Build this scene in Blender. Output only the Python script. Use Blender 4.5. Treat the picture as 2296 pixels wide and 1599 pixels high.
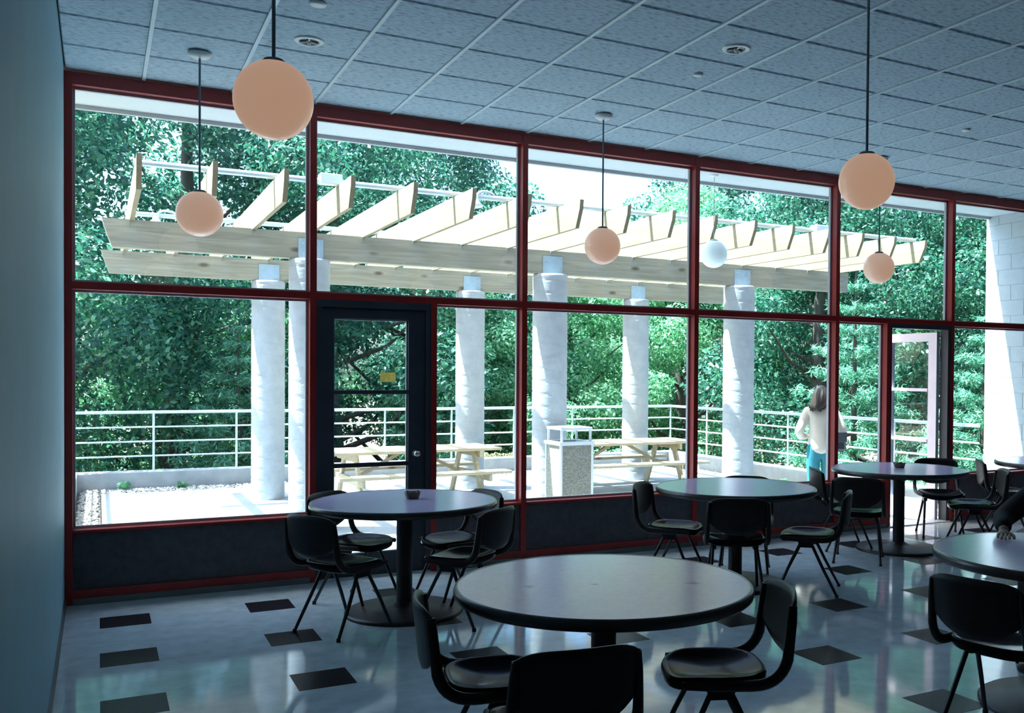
import bpy, bmesh, math, random
import numpy as np
from mathutils import Vector, Matrix

R = math.radians
random.seed(7)
for o in list(bpy.data.objects):
    bpy.data.objects.remove(o, do_unlink=True)
scene = bpy.context.scene
COL = scene.collection

# ------------------------------------------------------------------ camera
F_PX, CX, CY = 2133.2, 1385.5, 870.0
YAW, PITCH, ROLL, EYE = .4997, -.0156, .0075, 1.698
_c, _s = math.cos(YAW), math.sin(YAW)
FW = Vector((_s*math.cos(PITCH), _c*math.cos(PITCH), math.sin(PITCH)))
_r = Vector((_c, -_s, 0)); _u = _r.cross(FW)
RT = _r*math.cos(ROLL) + _u*math.sin(ROLL)
UP = -_r*math.sin(ROLL) + _u*math.cos(ROLL)
cam_data = bpy.data.cameras.new('camera')
cam_data.sensor_width = 36.0
cam_data.lens = F_PX*36.0/2296.0
cam_data.shift_x = -(CX-1148.0)/2296.0
cam_data.shift_y = (CY-799.5)/2296.0
cam_data.clip_start = .05
cam_data.clip_end = 400
cam = bpy.data.objects.new('camera', cam_data)
COL.objects.link(cam)
cam.matrix_world = Matrix(((RT.x, UP.x, -FW.x, 0), (RT.y, UP.y, -FW.y, 0), (RT.z, UP.z, -FW.z, EYE), (0, 0, 0, 1)))
scene.camera = cam

def project(x, y, z):
    v = Vector((x, y, z-EYE)); d = v.dot(FW)
    if d < .05:
        return None
    return CX+F_PX*v.dot(RT)/d, CY-F_PX*v.dot(UP)/d, d

# ------------------------------------------------------------------ light
SUN_DIR = Vector((-.42, .19, 1.0)).normalized()      # towards the sun
world = bpy.data.worlds.new('sky'); scene.world = world
world.use_nodes = True
wn = world.node_tree
for n in list(wn.nodes):
    wn.nodes.remove(n)
wo = wn.nodes.new('ShaderNodeOutputWorld'); wb = wn.nodes.new('ShaderNodeBackground')
sk = wn.nodes.new('ShaderNodeTexSky')
sk.sky_type = 'NISHITA'
sk.sun_disc = False
sk.sun_elevation = math.asin(SUN_DIR.z)
sk.sun_rotation = math.atan2(SUN_DIR.x, SUN_DIR.y)
sk.air_density = 1.0; sk.dust_density = 4.0; sk.ozone_density = 1.0
wb.inputs['Strength'].default_value = .27
wn.links.new(sk.outputs['Color'], wb.inputs['Color'])
wn.links.new(wb.outputs['Background'], wo.inputs['Surface'])
sun_data = bpy.data.lights.new('sun', 'SUN')
sun_data.energy = 11.0
sun_data.angle = R(.53)
sun_data.color = (1.0, .985, .96)
sun = bpy.data.objects.new('sun', sun_data); COL.objects.link(sun)
sun.rotation_euler = SUN_DIR.to_track_quat('Z', 'Y').to_euler()
sun.location = SUN_DIR*60

scene.view_settings.view_transform = 'Standard'
scene.view_settings.look = 'None'
scene.view_settings.exposure = 1.7
scene.view_settings.gamma = 1.0
scene.view_settings.use_curve_mapping = False
try:
    scene.cycles.max_bounces = 6
    scene.cycles.diffuse_bounces = 4
    scene.cycles.transparent_max_bounces = 10
    scene.cycles.transmission_bounces = 3
    scene.cycles.glossy_bounces = 3
    scene.cycles.sample_clamp_indirect = 6.0
    scene.cycles.adaptive_threshold = .1
    scene.cycles.caustics_reflective = False
    scene.cycles.caustics_refractive = False
except Exception:
    pass

# ------------------------------------------------------------------ helpers
class MB:
    def __init__(self):
        self.v = []; self.f = []; self.sm = []
    def add(self, vs, fs, smooth=False):
        o = len(self.v); self.v += [tuple(p) for p in vs]
        for f in fs:
            self.f.append(tuple(i+o for i in f)); self.sm.append(smooth)
        return self
    def box(self, x0, x1, y0, y1, z0, z1):
        vs = [(x0,y0,z0),(x1,y0,z0),(x1,y1,z0),(x0,y1,z0),(x0,y0,z1),(x1,y0,z1),(x1,y1,z1),(x0,y1,z1)]
        return self.add(vs, [(3,2,1,0),(4,5,6,7),(0,1,5,4),(1,2,6,5),(2,3,7,6),(3,0,4,7)])
    def rbox(self, x0, x1, y0, y1, z0, z1, b):
        """box with all its edges cut off at b"""
        vs = []; idx = {}
        xs, ys, zs = (x0, x1), (y0, y1), (z0, z1)
        for i in (0, 1):
            for j in (0, 1):
                for k in (0, 1):
                    sx, sy, sz = (1, -1)[i], (1, -1)[j], (1, -1)[k]
                    p = (xs[i], ys[j], zs[k])
                    idx[i,j,k,0] = len(vs); vs.append((p[0], p[1]+sy*b, p[2]+sz*b))
                    idx[i,j,k,1] = len(vs); vs.append((p[0]+sx*b, p[1], p[2]+sz*b))
                    idx[i,j,k,2] = len(vs); vs.append((p[0]+sx*b, p[1]+sy*b, p[2]))
        bm = bmesh.new()
        for p in vs:
            bm.verts.new(p)
        bmesh.ops.convex_hull(bm, input=bm.verts)
        bmesh.ops.dissolve_limit(bm, angle_limit=.02, verts=bm.verts, edges=bm.edges)
        bmesh.ops.recalc_face_normals(bm, faces=bm.faces)
        bm.verts.index_update()
        out = self.add([v.co[:] for v in bm.verts], [[v.index for v in f.verts] for f in bm.faces])
        bm.free()
        return out
    def prism(self, poly, axis, a, b):
        """poly: 2D outline; extruded along axis (0,1,2) from a to b"""
        n = len(poly)
        def p3(q, t):
            return ((t, q[0], q[1]), (q[0], t, q[1]), (q[0], q[1], t))[axis]
        vs = [p3(q, a) for q in poly]+[p3(q, b) for q in poly]
        fs = [tuple(range(n)), tuple(range(2*n-1, n-1, -1))]
        fs += [(i, i+n, (i+1) % n+n, (i+1) % n) for i in range(n)]
        return self.add(vs, fs)
    def tube(self, pts, rad, seg=10, caps=True, flat=1.0):
        pts = [Vector(p) for p in pts]
        n = len(pts)
        rads = rad if isinstance(rad, (list, tuple)) else [rad]*n
        t0 = (pts[1]-pts[0]).normalized()
        ref = Vector((0, 0, 1)) if abs(t0.z) < .9 else Vector((1, 0, 0))
        nrm = t0.cross(ref).normalized()
        vs = []
        for i, p in enumerate(pts):
            if i == 0: t = pts[1]-p
            elif i == n-1: t = p-pts[i-1]
            else: t = (pts[i+1]-p).normalized()+(p-pts[i-1]).normalized()
            t.normalize()
            nrm = (nrm-t*nrm.dot(t)).normalized()
            bn = t.cross(nrm)
            for k in range(seg):
                a = 2*math.pi*k/seg
                vs.append(p+nrm*math.cos(a)*rads[i]+bn*math.sin(a)*rads[i]*flat)
        fs = []
        for i in range(n-1):
            for k in range(seg):
                k2 = (k+1) % seg
                fs.append((i*seg+k, i*seg+k2, (i+1)*seg+k2, (i+1)*seg+k))
        self.add(vs, fs, True)
        if caps:
            self.add(vs[:seg], [tuple(range(seg-1, -1, -1))]); self.add(vs[-seg:], [tuple(range(seg))])
        return self
    def lathe(self, prof, seg=32, c=(0, 0, 0), smooth=True, closed_ends=True):
        """prof: list of (r,z) from bottom to top"""
        vs = []
        for r, z in prof:
            for k in range(seg):
                a = 2*math.pi*k/seg
                vs.append((c[0]+r*math.cos(a), c[1]+r*math.sin(a), c[2]+z))
        fs = []
        for i in range(len(prof)-1):
            for k in range(seg):
                k2 = (k+1) % seg
                fs.append((i*seg+k, i*seg+k2, (i+1)*seg+k2, (i+1)*seg+k))
        self.add(vs, fs, smooth)
        if closed_ends:
            if prof[0][0] > 1e-5: self.add(vs[:seg], [tuple(range(seg-1, -1, -1))])
            if prof[-1][0] > 1e-5: self.add(vs[-seg:], [tuple(range(seg))])
        return self
    def mesh(self, name, mat):
        me = bpy.data.meshes.new(name)
        me.from_pydata(self.v, [], self.f)
        me.polygons.foreach_set('use_smooth', self.sm)
        me.update()
        if mat is not None: me.materials.append(mat)
        return me
    def obj(self, name, mat, parent=None, loc=None):
        return link(name, self.mesh(name, mat), parent, loc)

def link(name, me, parent=None, loc=None):
    o = bpy.data.objects.new(name, me); COL.objects.link(o)
    if parent is not None: o.parent = parent
    if loc is not None: o.location = loc
    return o
def tag(o, label, cat=None, group=None, kind=None):
    o['label'] = label
    if cat: o['category'] = cat
    if group: o['group'] = group
    if kind: o['kind'] = kind
    return o
def thing(name, label, cat, loc=(0, 0, 0), rz=0, group=None, kind=None):
    o = bpy.data.objects.new(name, None); COL.objects.link(o)
    o.empty_display_size = .1
    o.location = loc; o.rotation_euler = (0, 0, rz)
    return tag(o, label, cat, group, kind)
def copy_tree(o, parent=None):
    c = o.copy(); COL.objects.link(c); c.parent = parent
    for ch in list(o.children):
        copy_tree(ch, c)
    return c
def arc(p0, p1, p2, n=6):
    p0, p1, p2 = Vector(p0), Vector(p1), Vector(p2)
    return [(p0*(1-t)**2+p1*2*t*(1-t)+p2*t*t) for t in [i/n for i in range(n+1)]]

# ------------------------------------------------------------------ materials
def nodes_of(m):
    m.use_nodes = True
    nt = m.node_tree
    for n in list(nt.nodes):
        nt.nodes.remove(n)
    out = nt.nodes.new('ShaderNodeOutputMaterial')
    return nt, out
def ramp(nt, stops):
    r = nt.nodes.new('ShaderNodeValToRGB')
    el = r.color_ramp.elements
    while len(el) < len(stops): el.new(.5)
    for e, (p, c) in zip(el, stops):
        e.position = p; e.color = (*c, 1)
    return r
def coords(nt, scale=(1, 1, 1), kind='Object'):
    tc = nt.nodes.new('ShaderNodeTexCoord'); mp = nt.nodes.new('ShaderNodeMapping')
    mp.inputs['Scale'].default_value = scale
    nt.links.new(tc.outputs[kind], mp.inputs['Vector'])
    return mp.outputs['Vector']
def noise(nt, vec, scale, detail=4, rough=.55, dist=0):
    n = nt.nodes.new('ShaderNodeTexNoise')
    n.inputs['Scale'].default_value = scale; n.inputs['Detail'].default_value = detail
    n.inputs['Roughness'].default_value = rough; n.inputs['Distortion'].default_value = dist
    nt.links.new(vec, n.inputs['Vector'])
    return n
def mat(name, col, rough=.5, metal=0.0, var=.12, nscale=6, stretch=(1, 1, 1), bump=0, bscale=40, spec=.5, coat=0, emit=None, estr=0, detail=4, contrast=(.3, .7)):
    m = bpy.data.materials.new(name)
    nt, out = nodes_of(m)
    b = nt.nodes.new('ShaderNodeBsdfPrincipled')
    vec = coords(nt, stretch)
    n = noise(nt, vec, nscale, detail)
    lo = tuple(max(0, c*(1-var)) for c in col); hi = tuple(min(1, c*(1+var)) for c in col)
    rp = ramp(nt, [(contrast[0], lo), (contrast[1], hi)])
    nt.links.new(n.outputs['Fac'], rp.inputs['Fac'])
    nt.links.new(rp.outputs['Color'], b.inputs['Base Color'])
    b.inputs['Roughness'].default_value = rough
    b.inputs['Metallic'].default_value = metal
    b.inputs['Specular IOR Level'].default_value = spec
    if coat:
        b.inputs['Coat Weight'].default_value = coat; b.inputs['Coat Roughness'].default_value = .08
    if emit:
        b.inputs['Emission Color'].default_value = (*emit, 1); b.inputs['Emission Strength'].default_value = estr
    if bump:
        n2 = noise(nt, vec, bscale, 3)
        bp = nt.nodes.new('ShaderNodeBump'); bp.inputs['Strength'].default_value = bump
        bp.inputs['Distance'].default_value = .01
        nt.links.new(n2.outputs['Fac'], bp.inputs['Height']); nt.links.new(bp.outputs['Normal'], b.inputs['Normal'])
    nt.links.new(b.outputs['BSDF'], out.inputs['Surface'])
    return m
def glass_mat(name, tint, refl=1.0):
    m = bpy.data.materials.new(name)
    nt, out = nodes_of(m)
    t = nt.nodes.new('ShaderNodeBsdfTransparent'); t.inputs['Color'].default_value = (*tint, 1)
    g = nt.nodes.new('ShaderNodeBsdfGlossy'); g.inputs['Roughness'].default_value = .01
    g.inputs['Color'].default_value = (refl, refl, refl, 1)
    # Schlick reflectance of a thin pane, the same from both sides
    ge = nt.nodes.new('ShaderNodeNewGeometry')
    dt = nt.nodes.new('ShaderNodeVectorMath'); dt.operation = 'DOT_PRODUCT'
    nt.links.new(ge.outputs['Normal'], dt.inputs[0]); nt.links.new(ge.outputs['Incoming'], dt.inputs[1])
    ab = nt.nodes.new('ShaderNodeMath'); ab.operation = 'ABSOLUTE'; nt.links.new(dt.outputs['Value'], ab.inputs[0])
    om = nt.nodes.new('ShaderNodeMath'); om.operation = 'SUBTRACT'; om.inputs[0].default_value = 1.0; nt.links.new(ab.outputs['Value'], om.inputs[1])
    pw = nt.nodes.new('ShaderNodeMath'); pw.operation = 'POWER'; pw.inputs[1].default_value = 5.0; nt.links.new(om.outputs['Value'], pw.inputs[0])
    fr = nt.nodes.new('ShaderNodeMath'); fr.operation = 'MULTIPLY_ADD'; fr.inputs[1].default_value = .96; fr.inputs[2].default_value = .04
    nt.links.new(pw.outputs['Value'], fr.inputs[0])
    mx = nt.nodes.new('ShaderNodeMixShader')
    nt.links.new(fr.outputs['Value'], mx.inputs['Fac'])
    nt.links.new(t.outputs['BSDF'], mx.inputs[1]); nt.links.new(g.outputs['BSDF'], mx.inputs[2])
    nt.links.new(mx.outputs['Shader'], out.inputs['Surface'])
    return m
def leaf_mat(name, stops, trans=.45):
    m = bpy.data.materials.new(name)
    nt, out = nodes_of(m)
    ge = nt.nodes.new('ShaderNodeNewGeometry')
    rp = ramp(nt, stops)
    nt.links.new(ge.outputs['Random Per Island'], rp.inputs['Fac'])
    d = nt.nodes.new('ShaderNodeBsdfPrincipled'); d.inputs['Roughness'].default_value = .45
    nt.links.new(rp.outputs['Color'], d.inputs['Base Color'])
    t = nt.nodes.new('ShaderNodeBsdfTranslucent')
    hs = nt.nodes.new('ShaderNodeHueSaturation'); hs.inputs['Value'].default_value = 1.5; hs.inputs['Saturation'].default_value = 1.1
    nt.links.new(rp.outputs['Color'], hs.inputs['Color']); nt.links.new(hs.outputs['Color'], t.inputs['Color'])
    mx = nt.nodes.new('ShaderNodeMixShader'); mx.inputs['Fac'].default_value = trans
    nt.links.new(d.outputs['BSDF'], mx.inputs[1]); nt.links.new(t.outputs['BSDF'], mx.inputs[2])
    nt.links.new(mx.outputs['Shader'], out.inputs['Surface'])
    return m
def wood_mat(name, c0, c1, axis, knots=True):
    """sawn lumber: grain runs along the given axis"""
    m = bpy.data.materials.new(name)
    nt, out = nodes_of(m)
    b = nt.nodes.new('ShaderNodeBsdfPrincipled'); b.inputs['Roughness'].default_value = .75
    sc = [9, 9, 9]; sc[axis] = .55
    v = coords(nt, sc)
    n = noise(nt, v, 2.2, 5, .6, 1.2)
    rp = ramp(nt, [(.25, tuple(x*.75 for x in c0)), (.5, c0), (.75, c1)])
    nt.links.new(n.outputs['Fac'], rp.inputs['Fac'])
    last = rp.outputs['Color']
    if knots:
        sk2 = [2.6, 2.6, 2.6]; sk2[axis] = 1.1
        vo = nt.nodes.new('ShaderNodeTexVoronoi'); vo.inputs['Scale'].default_value = 1.3
        nt.links.new(coords(nt, sk2), vo.inputs['Vector'])
        kr = ramp(nt, [(.05, (1, 1, 1)), (.13, (0, 0, 0))])
        nt.links.new(vo.outputs['Distance'], kr.inputs['Fac'])
        mx = nt.nodes.new('ShaderNodeMixRGB'); mx.blend_type = 'MIX'
        mx.inputs['Color2'].default_value = (c0[0]*.4, c0[1]*.32, c0[2]*.26, 1)
        nt.links.new(kr.outputs['Color'], mx.inputs['Fac']); nt.links.new(last, mx.inputs['Color1'])
        last = mx.outputs['Color']
    nt.links.new(last, b.inputs['Base Color'])
    bp = nt.nodes.new('ShaderNodeBump'); bp.inputs['Strength'].default_value = .25; bp.inputs['Distance'].default_value = .004
    nt.links.new(n.outputs['Fac'], bp.inputs['Height']); nt.links.new(bp.outputs['Normal'], b.inputs['Normal'])
    nt.links.new(b.outputs['BSDF'], out.inputs['Surface'])
    return m

M = {}
M['wall'] = mat('painted_wall', (.24, .43, .52), .6, var=.04, nscale=3, bump=.05, bscale=120)
M['wall_dark'] = mat('dark_painted_wall', (.10, .13, .14), .7, var=.05, nscale=3)
M['tile_light'] = mat('vinyl_floor', (.50, .57, .61), .075, var=.14, nscale=9, detail=8, bump=.012, bscale=5, spec=.5)
M['tile_dark'] = mat('dark_floor_tile', (.020, .015, .019), .28, var=.5, nscale=60, detail=6, spec=.22, contrast=(.4, .62))
[n for n in M['tile_dark'].node_tree.nodes if n.type == 'BSDF_PRINCIPLED'][0].inputs['IOR'].default_value = 1.22
M['ceil_tile'] = mat('fissured_ceiling_tile', (.42, .53, .61), .9, var=.26, nscale=20, stretch=(1, 2.6, 1), detail=7, bump=.5, bscale=55, spec=.1, contrast=(.34, .52))
M['ceil_bar'] = mat('ceiling_grid_bar', (.55, .68, .75), .45, var=.03, nscale=4)
M['red'] = mat('red_painted_steel', (.34, .02, .018), .33, var=.12, nscale=5, spec=.5)
M['stop'] = mat('grey_glazing_stop', (.45, .43, .44), .4, metal=.3, var=.05)
M['knee'] = mat('dark_panel', (.085, .075, .082), .7, var=.25, nscale=14, bump=.1)
M['base'] = mat('grey_vinyl_base', (.16, .16, .15), .5, var=.1)
M['door_dark'] = mat('dark_door_paint', (.034, .04, .05), .5, var=.1, nscale=5)
M['door_white'] = mat('pale_door_paint', (.58, .57, .65), .45, var=.05, nscale=5)
M['glass'] = glass_mat('window_glass', (.805, .93, .99))
M['chrome'] = mat('satin_metal', (.6, .62, .63), .25, metal=1.0, var=.05)
M['paper'] = mat('yellow_paper', (.62, .55, .24), .8, var=.25, nscale=60)
nt_p = M['paper'].node_tree
_b = [n for n in nt_p.nodes if n.type == 'BSDF_PRINCIPLED'][0]; _o = [n for n in nt_p.nodes if n.type == 'OUTPUT_MATERIAL'][0]
_t = nt_p.nodes.new('ShaderNodeBsdfTranslucent'); _m = nt_p.nodes.new('ShaderNodeMixShader'); _m.inputs['Fac'].default_value = .6
nt_p.links.new(_b.inputs['Base Color'].links[0].from_socket, _t.inputs['Color'])
nt_p.links.new(_b.outputs['BSDF'], _m.inputs[1]); nt_p.links.new(_t.outputs['BSDF'], _m.inputs[2]); nt_p.links.new(_m.outputs['Shader'], _o.inputs['Surface'])
M['opal'] = mat('opal_glass', (.54, .46, .41), .3, var=.02, nscale=2, emit=(1.0, .58, .36), estr=.12)
M['opal_out'] = mat('outdoor_opal_glass', (.80, .84, .85), .3, var=.02, nscale=2, emit=(.92, 1.0, 1.0), estr=.16)  # lamp is off; faint emission stands in for daylight in the opal
M['dark_metal'] = mat('dark_stem_metal', (.16, .20, .22), .35, metal=.6, var=.08)
M['fixture_white'] = mat('white_fixture_paint', (.78, .82, .82), .4, var=.04)
M['fixture_dark'] = mat('downlight_reflector', (.06, .06, .055), .25, metal=.6, var=.3, nscale=30)
M['laminate'] = mat('lilac_grey_laminate', (.60, .52, .75), .2, var=.05, nscale=40, spec=.55)
M['edge'] = mat('dark_table_edge', (.045, .035, .03), .28, var=.2, nscale=20, spec=.6)
M['pedestal'] = mat('brown_black_pedestal', (.018, .014, .014), .45, var=.25, nscale=25, bump=.15, bscale=90)
M['chair_shell'] = mat('dark_chair_plastic', (.014, .012, .013), .42, var=.25, nscale=18, spec=.3)
M['chair_seat'] = mat('black_vinyl_seat', (.010, .011, .015), .16, var=.2, nscale=10, spec=.13, bump=.03, bscale=12)
[n for n in M['chair_seat'].node_tree.nodes if n.type == 'BSDF_PRINCIPLED'][0].inputs['IOR'].default_value = 1.22
M['chair_leg'] = mat('black_chair_leg', (.012, .011, .012), .4, var=.15, nscale=12)
M['ash'] = mat('amber_ashtray_glass', (.10, .062, .035), .18, var=.2, nscale=20, spec=.6)
M['concrete'] = mat('pale_concrete', (.42, .43, .44), .85, var=.09, nscale=7, detail=8, bump=.3, bscale=45)
M['slab'] = mat('terrace_concrete', (.31, .325, .335), .85, var=.08, nscale=3, detail=8, bump=.15, bscale=60)
M['curb'] = mat('curb_concrete', (.38, .38, .38), .9, var=.14, nscale=5, detail=8, bump=.3, bscale=35)
M['block'] = mat('white_painted_block', (.56, .60, .62), .75, var=.04, nscale=12, bump=.35, bscale=80)
M['mortar'] = mat('painted_mortar', (.52, .56, .58), .9, var=.05, nscale=20)
M['soffit'] = mat('white_soffit', (.66, .70, .72), .8, var=.03, nscale=3)
M['fascia'] = mat('grey_fascia', (.5, .52, .53), .6, var=.05)
M['galv'] = mat('galvanised_rail', (.62, .66, .68), .38, metal=.35, var=.06, nscale=12)
M['plate'] = mat('blue_grey_steel_plate', (.40, .50, .56), .5, metal=.2, var=.08, nscale=15)
M['beam'] = wood_mat('beam_lumber', (.37, .325, .24), (.48, .43, .33), 0)
M['rafter'] = wood_mat('rafter_lumber', (.29, .23, .13), (.35, .29, .18), 1)
M['picnic'] = wood_mat('picnic_lumber', (.46, .37, .24), (.56, .47, .32), 0)
M['gravel'] = mat('gravel_stones', (.42, .38, .33), .9, var=.4, nscale=9, detail=3)
M['soil'] = mat('dark_soil', (.10, .08, .06), .95, var=.4, nscale=5, detail=6)
M['ground'] = mat('leaf_litter_ground', (.12, .09, .06), .95, var=.5, nscale=3, detail=8)
M['bark'] = mat('tree_bark', (.09, .075, .06), .9, var=.4, nscale=8, stretch=(1, 1, .25), bump=.6, bscale=20)
M['aggregate'] = mat('exposed_aggregate', (.27, .245, .195), .9, var=.35, nscale=80, detail=4, bump=.4, bscale=90, contrast=(.38, .62))
M['bin_white'] = mat('white_bin_metal', (.74, .76, .77), .35, var=.04)
M['bin_dark'] = mat('dark_bin_inside', (.05, .06, .07), .6, var=.1)
M['skin'] = mat('skin', (.42, .27, .20), .5, var=.06, nscale=8)
M['lip'] = mat('lips', (.30, .12, .10), .45, var=.05)
M['jacket'] = mat('beige_jacket_cloth', (.66, .56, .47), .9, var=.06, nscale=10, bump=.2, bscale=160)
M['jeans'] = mat('teal_jeans_cloth', (.03, .20, .25), .85, var=.12, nscale=14, bump=.2, bscale=200)
M['hair'] = mat('brown_hair', (.035, .022, .016), .5, var=.35, nscale=30, stretch=(4, 4, .5))
M['bag'] = mat('dark_bag_leather', (.03, .033, .04), .4, var=.2, nscale=12)
M['dark_cloth'] = mat('dark_jacket_cloth', (.018, .016, .02), .9, var=.2, nscale=12)
M['shoe'] = mat('brown_shoe', (.07, .05, .04), .5, var=.1)
M['leafA'] = leaf_mat('broad_leaves', [(0, (.018, .08, .06)), (.5, (.04, .15, .095)), (.8, (.095, .26, .15)), (1, (.24, .44, .27))])
M['leafB'] = leaf_mat('light_leaves', [(0, (.06, .20, .11)), (.5, (.15, .36, .18)), (1, (.34, .54, .30))])
M['leafC'] = leaf_mat('pine_needles', [(0, (.05, .17, .11)), (.5, (.11, .31, .19)), (1, (.24, .48, .29))], .35)
M['leafD'] = leaf_mat('dry_olive_leaves', [(0, (.20, .20, .08)), (.5, (.32, .33, .14)), (1, (.42, .40, .20))])

for _n in ('opal', 'opal_out'):
    M[_n].cycles.emission_sampling = 'NONE'

# ------------------------------------------------------------------ room shell
YW, DEPTH = 7.84, .13            # inner face of the window wall, depth of its posts
ZC = 3.826                       # ceiling
XL, XR, YB = -.215, 13.4, -4.2
G = .6096
T = -.15                         # terrace level
fl = MB().box(XL-.1, XR, YB, YW+.16, -.12, 0).obj('floor', M['tile_light'])
tag(fl, 'polished beige vinyl tile floor with scattered dark tiles', 'floor', kind='structure')
dark_me = MB().rbox(-.1525, .1525, -.1525, .1525, 0, .0012, .0008).mesh('floor_tile', M['tile_dark'])
for i in range(0, 13):
    for j in range(0, 8):
        x, y = .005+.9265*i+.1525, 7.36-.927*j-.1525
        p = project(x, y, 0)
        if p and -200 < p[0] < 2500 and p[1] < 1750:
            link('floor_tile', dark_me, fl, (x, y, 0))

M['gap_shade'] = mat('ceiling_gap_shade', (.05, .055, .06), .9)  # backing coloured dark to put shade into the gaps between tiles
ce = MB().box(XL-.1, XR, YB, YW+.02, ZC+.031, ZC+.12).obj('ceiling', M['gap_shade'])
tag(ce, 'suspended ceiling of square fissured acoustic tiles in a grid', 'ceiling', kind='structure')
gx = [1.5122+G*k for k in range(-3, 20)]
gy = [YW-.5949-G*k for k in range(0, 19)]
xs = [XL]+[x for x in gx if XL < x < XR]+[XR]
ys = [YW-.005]+[y for y in gy if y > YB]+[YB]
tile_cache = {}
rest = MB()
for i in range(len(xs)-1):
    for j in range(len(ys)-1):
        x0, x1, y0, y1 = xs[i]+.009, xs[i+1]-.009, ys[j+1]+.011, ys[j]-.011
        vis = False
        for (px, py) in ((x0, y0), (x1, y0), (x0, y1), (x1, y1)):
            p = project(px, py, ZC)
            if p and -30 < p[0] < 2330 and p[1] > -30: vis = True
        if vis:
            k = (round(x1-x0, 3), round(y1-y0, 3))
            if k not in tile_cache:
                tile_cache[k] = MB().rbox(-k[0]/2, k[0]/2, -k[1]/2, k[1]/2, 0, .028, .006).mesh('ceiling_tile', M['ceil_tile'])
            link('ceiling_tile', tile_cache[k], ce, ((x0+x1)/2, (y0+y1)/2, ZC+.004))
        else:
            rest.box(x0, x1, y0, y1, ZC+.004, ZC+.03)
ro = rest.obj('ceiling_tile_field', M['ceil_tile'], ce); ro['kind'] = 'stuff'
for x in xs[1:-1]:
    MB().box(x-.012, x+.012, YB, YW, ZC-.006, ZC+.014).obj('grid_runner', M['ceil_bar'], ce)

wl = MB().box(XL-.2, XL, YB, YW+DEPTH+.02, -.12, ZC+.1).obj('wall_left', M['wall'])
tag(wl, 'plain pale painted side wall along the left edge', 'wall', kind='structure')
M['base_dark'] = mat('dark_vinyl_base', (.04, .045, .055), .5, var=.1)
bl = MB().box(XL, XL+.012, YB, YW-.05, 0, .07).obj('baseboard_left', M['base_dark'])
tag(bl, 'dark vinyl base strip along the left wall', 'baseboard', kind='structure')
tag(MB().box(XL-.2, XR+.1, YB-.2, YB, -.12, ZC+.1).obj('wall_back', M['wall_dark']), 'painted wall behind the camera', 'wall', kind='structure')
tag(MB().box(XR, XR+.2, YB, YW+.2, -.12, ZC+.1).obj('wall_right', M['wall_dark']), 'painted wall at the far right end of the room', 'wall', kind='structure')
tag(MB().box(10.5, XR, YW, YW+.2, -.12, ZC+.1).obj('wall_front', M['wall_dark']), 'solid wall beyond the last window', 'wall', kind='structure')

# ------------------------------------------------------------------ window wall
MX = [-.165, 1.53, 3.355, 5.18, 6.985, 8.73, 10.5]      # right edges of the posts
PW = .05
ZT0, ZT1 = 2.272, 2.326
ZH = 3.73
ZS = .54
Y0, Y1 = YW, YW+DEPTH
YG = Y1-.035
def pane(parent, x0, x1, z0, z1, name):
    MB().box(x0, x1, YG, YG+.006, z0, z1).obj(name, M['glass'], parent)
    s = MB()
    b = .018
    s.box(x0, x1, YG-.012, YG+.02, z0, z0+b); s.box(x0, x1, YG-.012, YG+.02, z1-b, z1)
    s.box(x0, x0+b, YG-.012, YG+.02, z0+b, z1-b); s.box(x1-b, x1, YG-.012, YG+.02, z0+b, z1-b)
    s.obj('glazing_stop', M['stop'], parent)
def knee(parent, x0, x1):
    MB().box(x0, x1, Y0+.02, Y1-.01, .105, ZS-.022).obj('lower_panel', M['knee'], parent)
    MB().box(x0, x1, Y0, Y1, .045, .105).obj('bottom_rail', M['red'], parent)
    MB().rbox(x0, x1, Y0-.012, Y1+.03, ZS-.022, ZS, .004).obj('window_sill', M['red'], parent)
    MB().box(x0, x1, Y0-.02, Y1, 0, .045).obj('base_strip', M['base'], parent)
wlabels = ['tall window bay beside the left wall, looking onto the sunny slab', 'window bay above and beside the closed dark door',
           'third window bay, behind the trash bin', 'fourth window bay, in front of the right concrete column',
           'window bay around the open door', 'rightmost window bay in front of the white block wall']
for i in range(6):
    x0, x1 = MX[i], MX[i+1]-PW
    if i == 5: x1 = 10.5
    w = thing('window_%d' % (i+1), wlabels[i], 'window', ((x0+x1)/2, YW, 0), kind='structure')
    w.location = (0, 0, 0)
    MB().box(x0-PW, x0, Y0, Y1, 0, ZC-.01).obj('mullion', M['red'], w)
    MB().box(x0, x1, Y0+.006, Y1, ZH, ZC-.01).obj('header_rail', M['red'], w)
    MB().box(x0, x1, Y0+.004, Y1-.02, ZT0, ZT1).obj('transom_bar', M['red'], w)
    pane(w, x0, x1, ZT1, ZH, 'upper_pane')
    if i == 1:
        MB().box(2.475, 2.525, Y0, Y1, 0, ZT0).obj('door_post', M['red'], w)
        pane(w, 2.525, x1, ZS, ZT0, 'lower_pane'); knee(w, 2.525, x1)
    elif i == 4:
        MB().box(7.68, 7.73, Y0, Y1, 0, ZT0).obj('door_post', M['red'], w)
        pane(w, x0, 7.68, ZS, ZT0, 'lower_pane'); knee(w, x0, 7.68)
    else:
        pane(w, x0, x1, ZS, ZT0, 'lower_pane'); knee(w, x0, x1)

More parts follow.
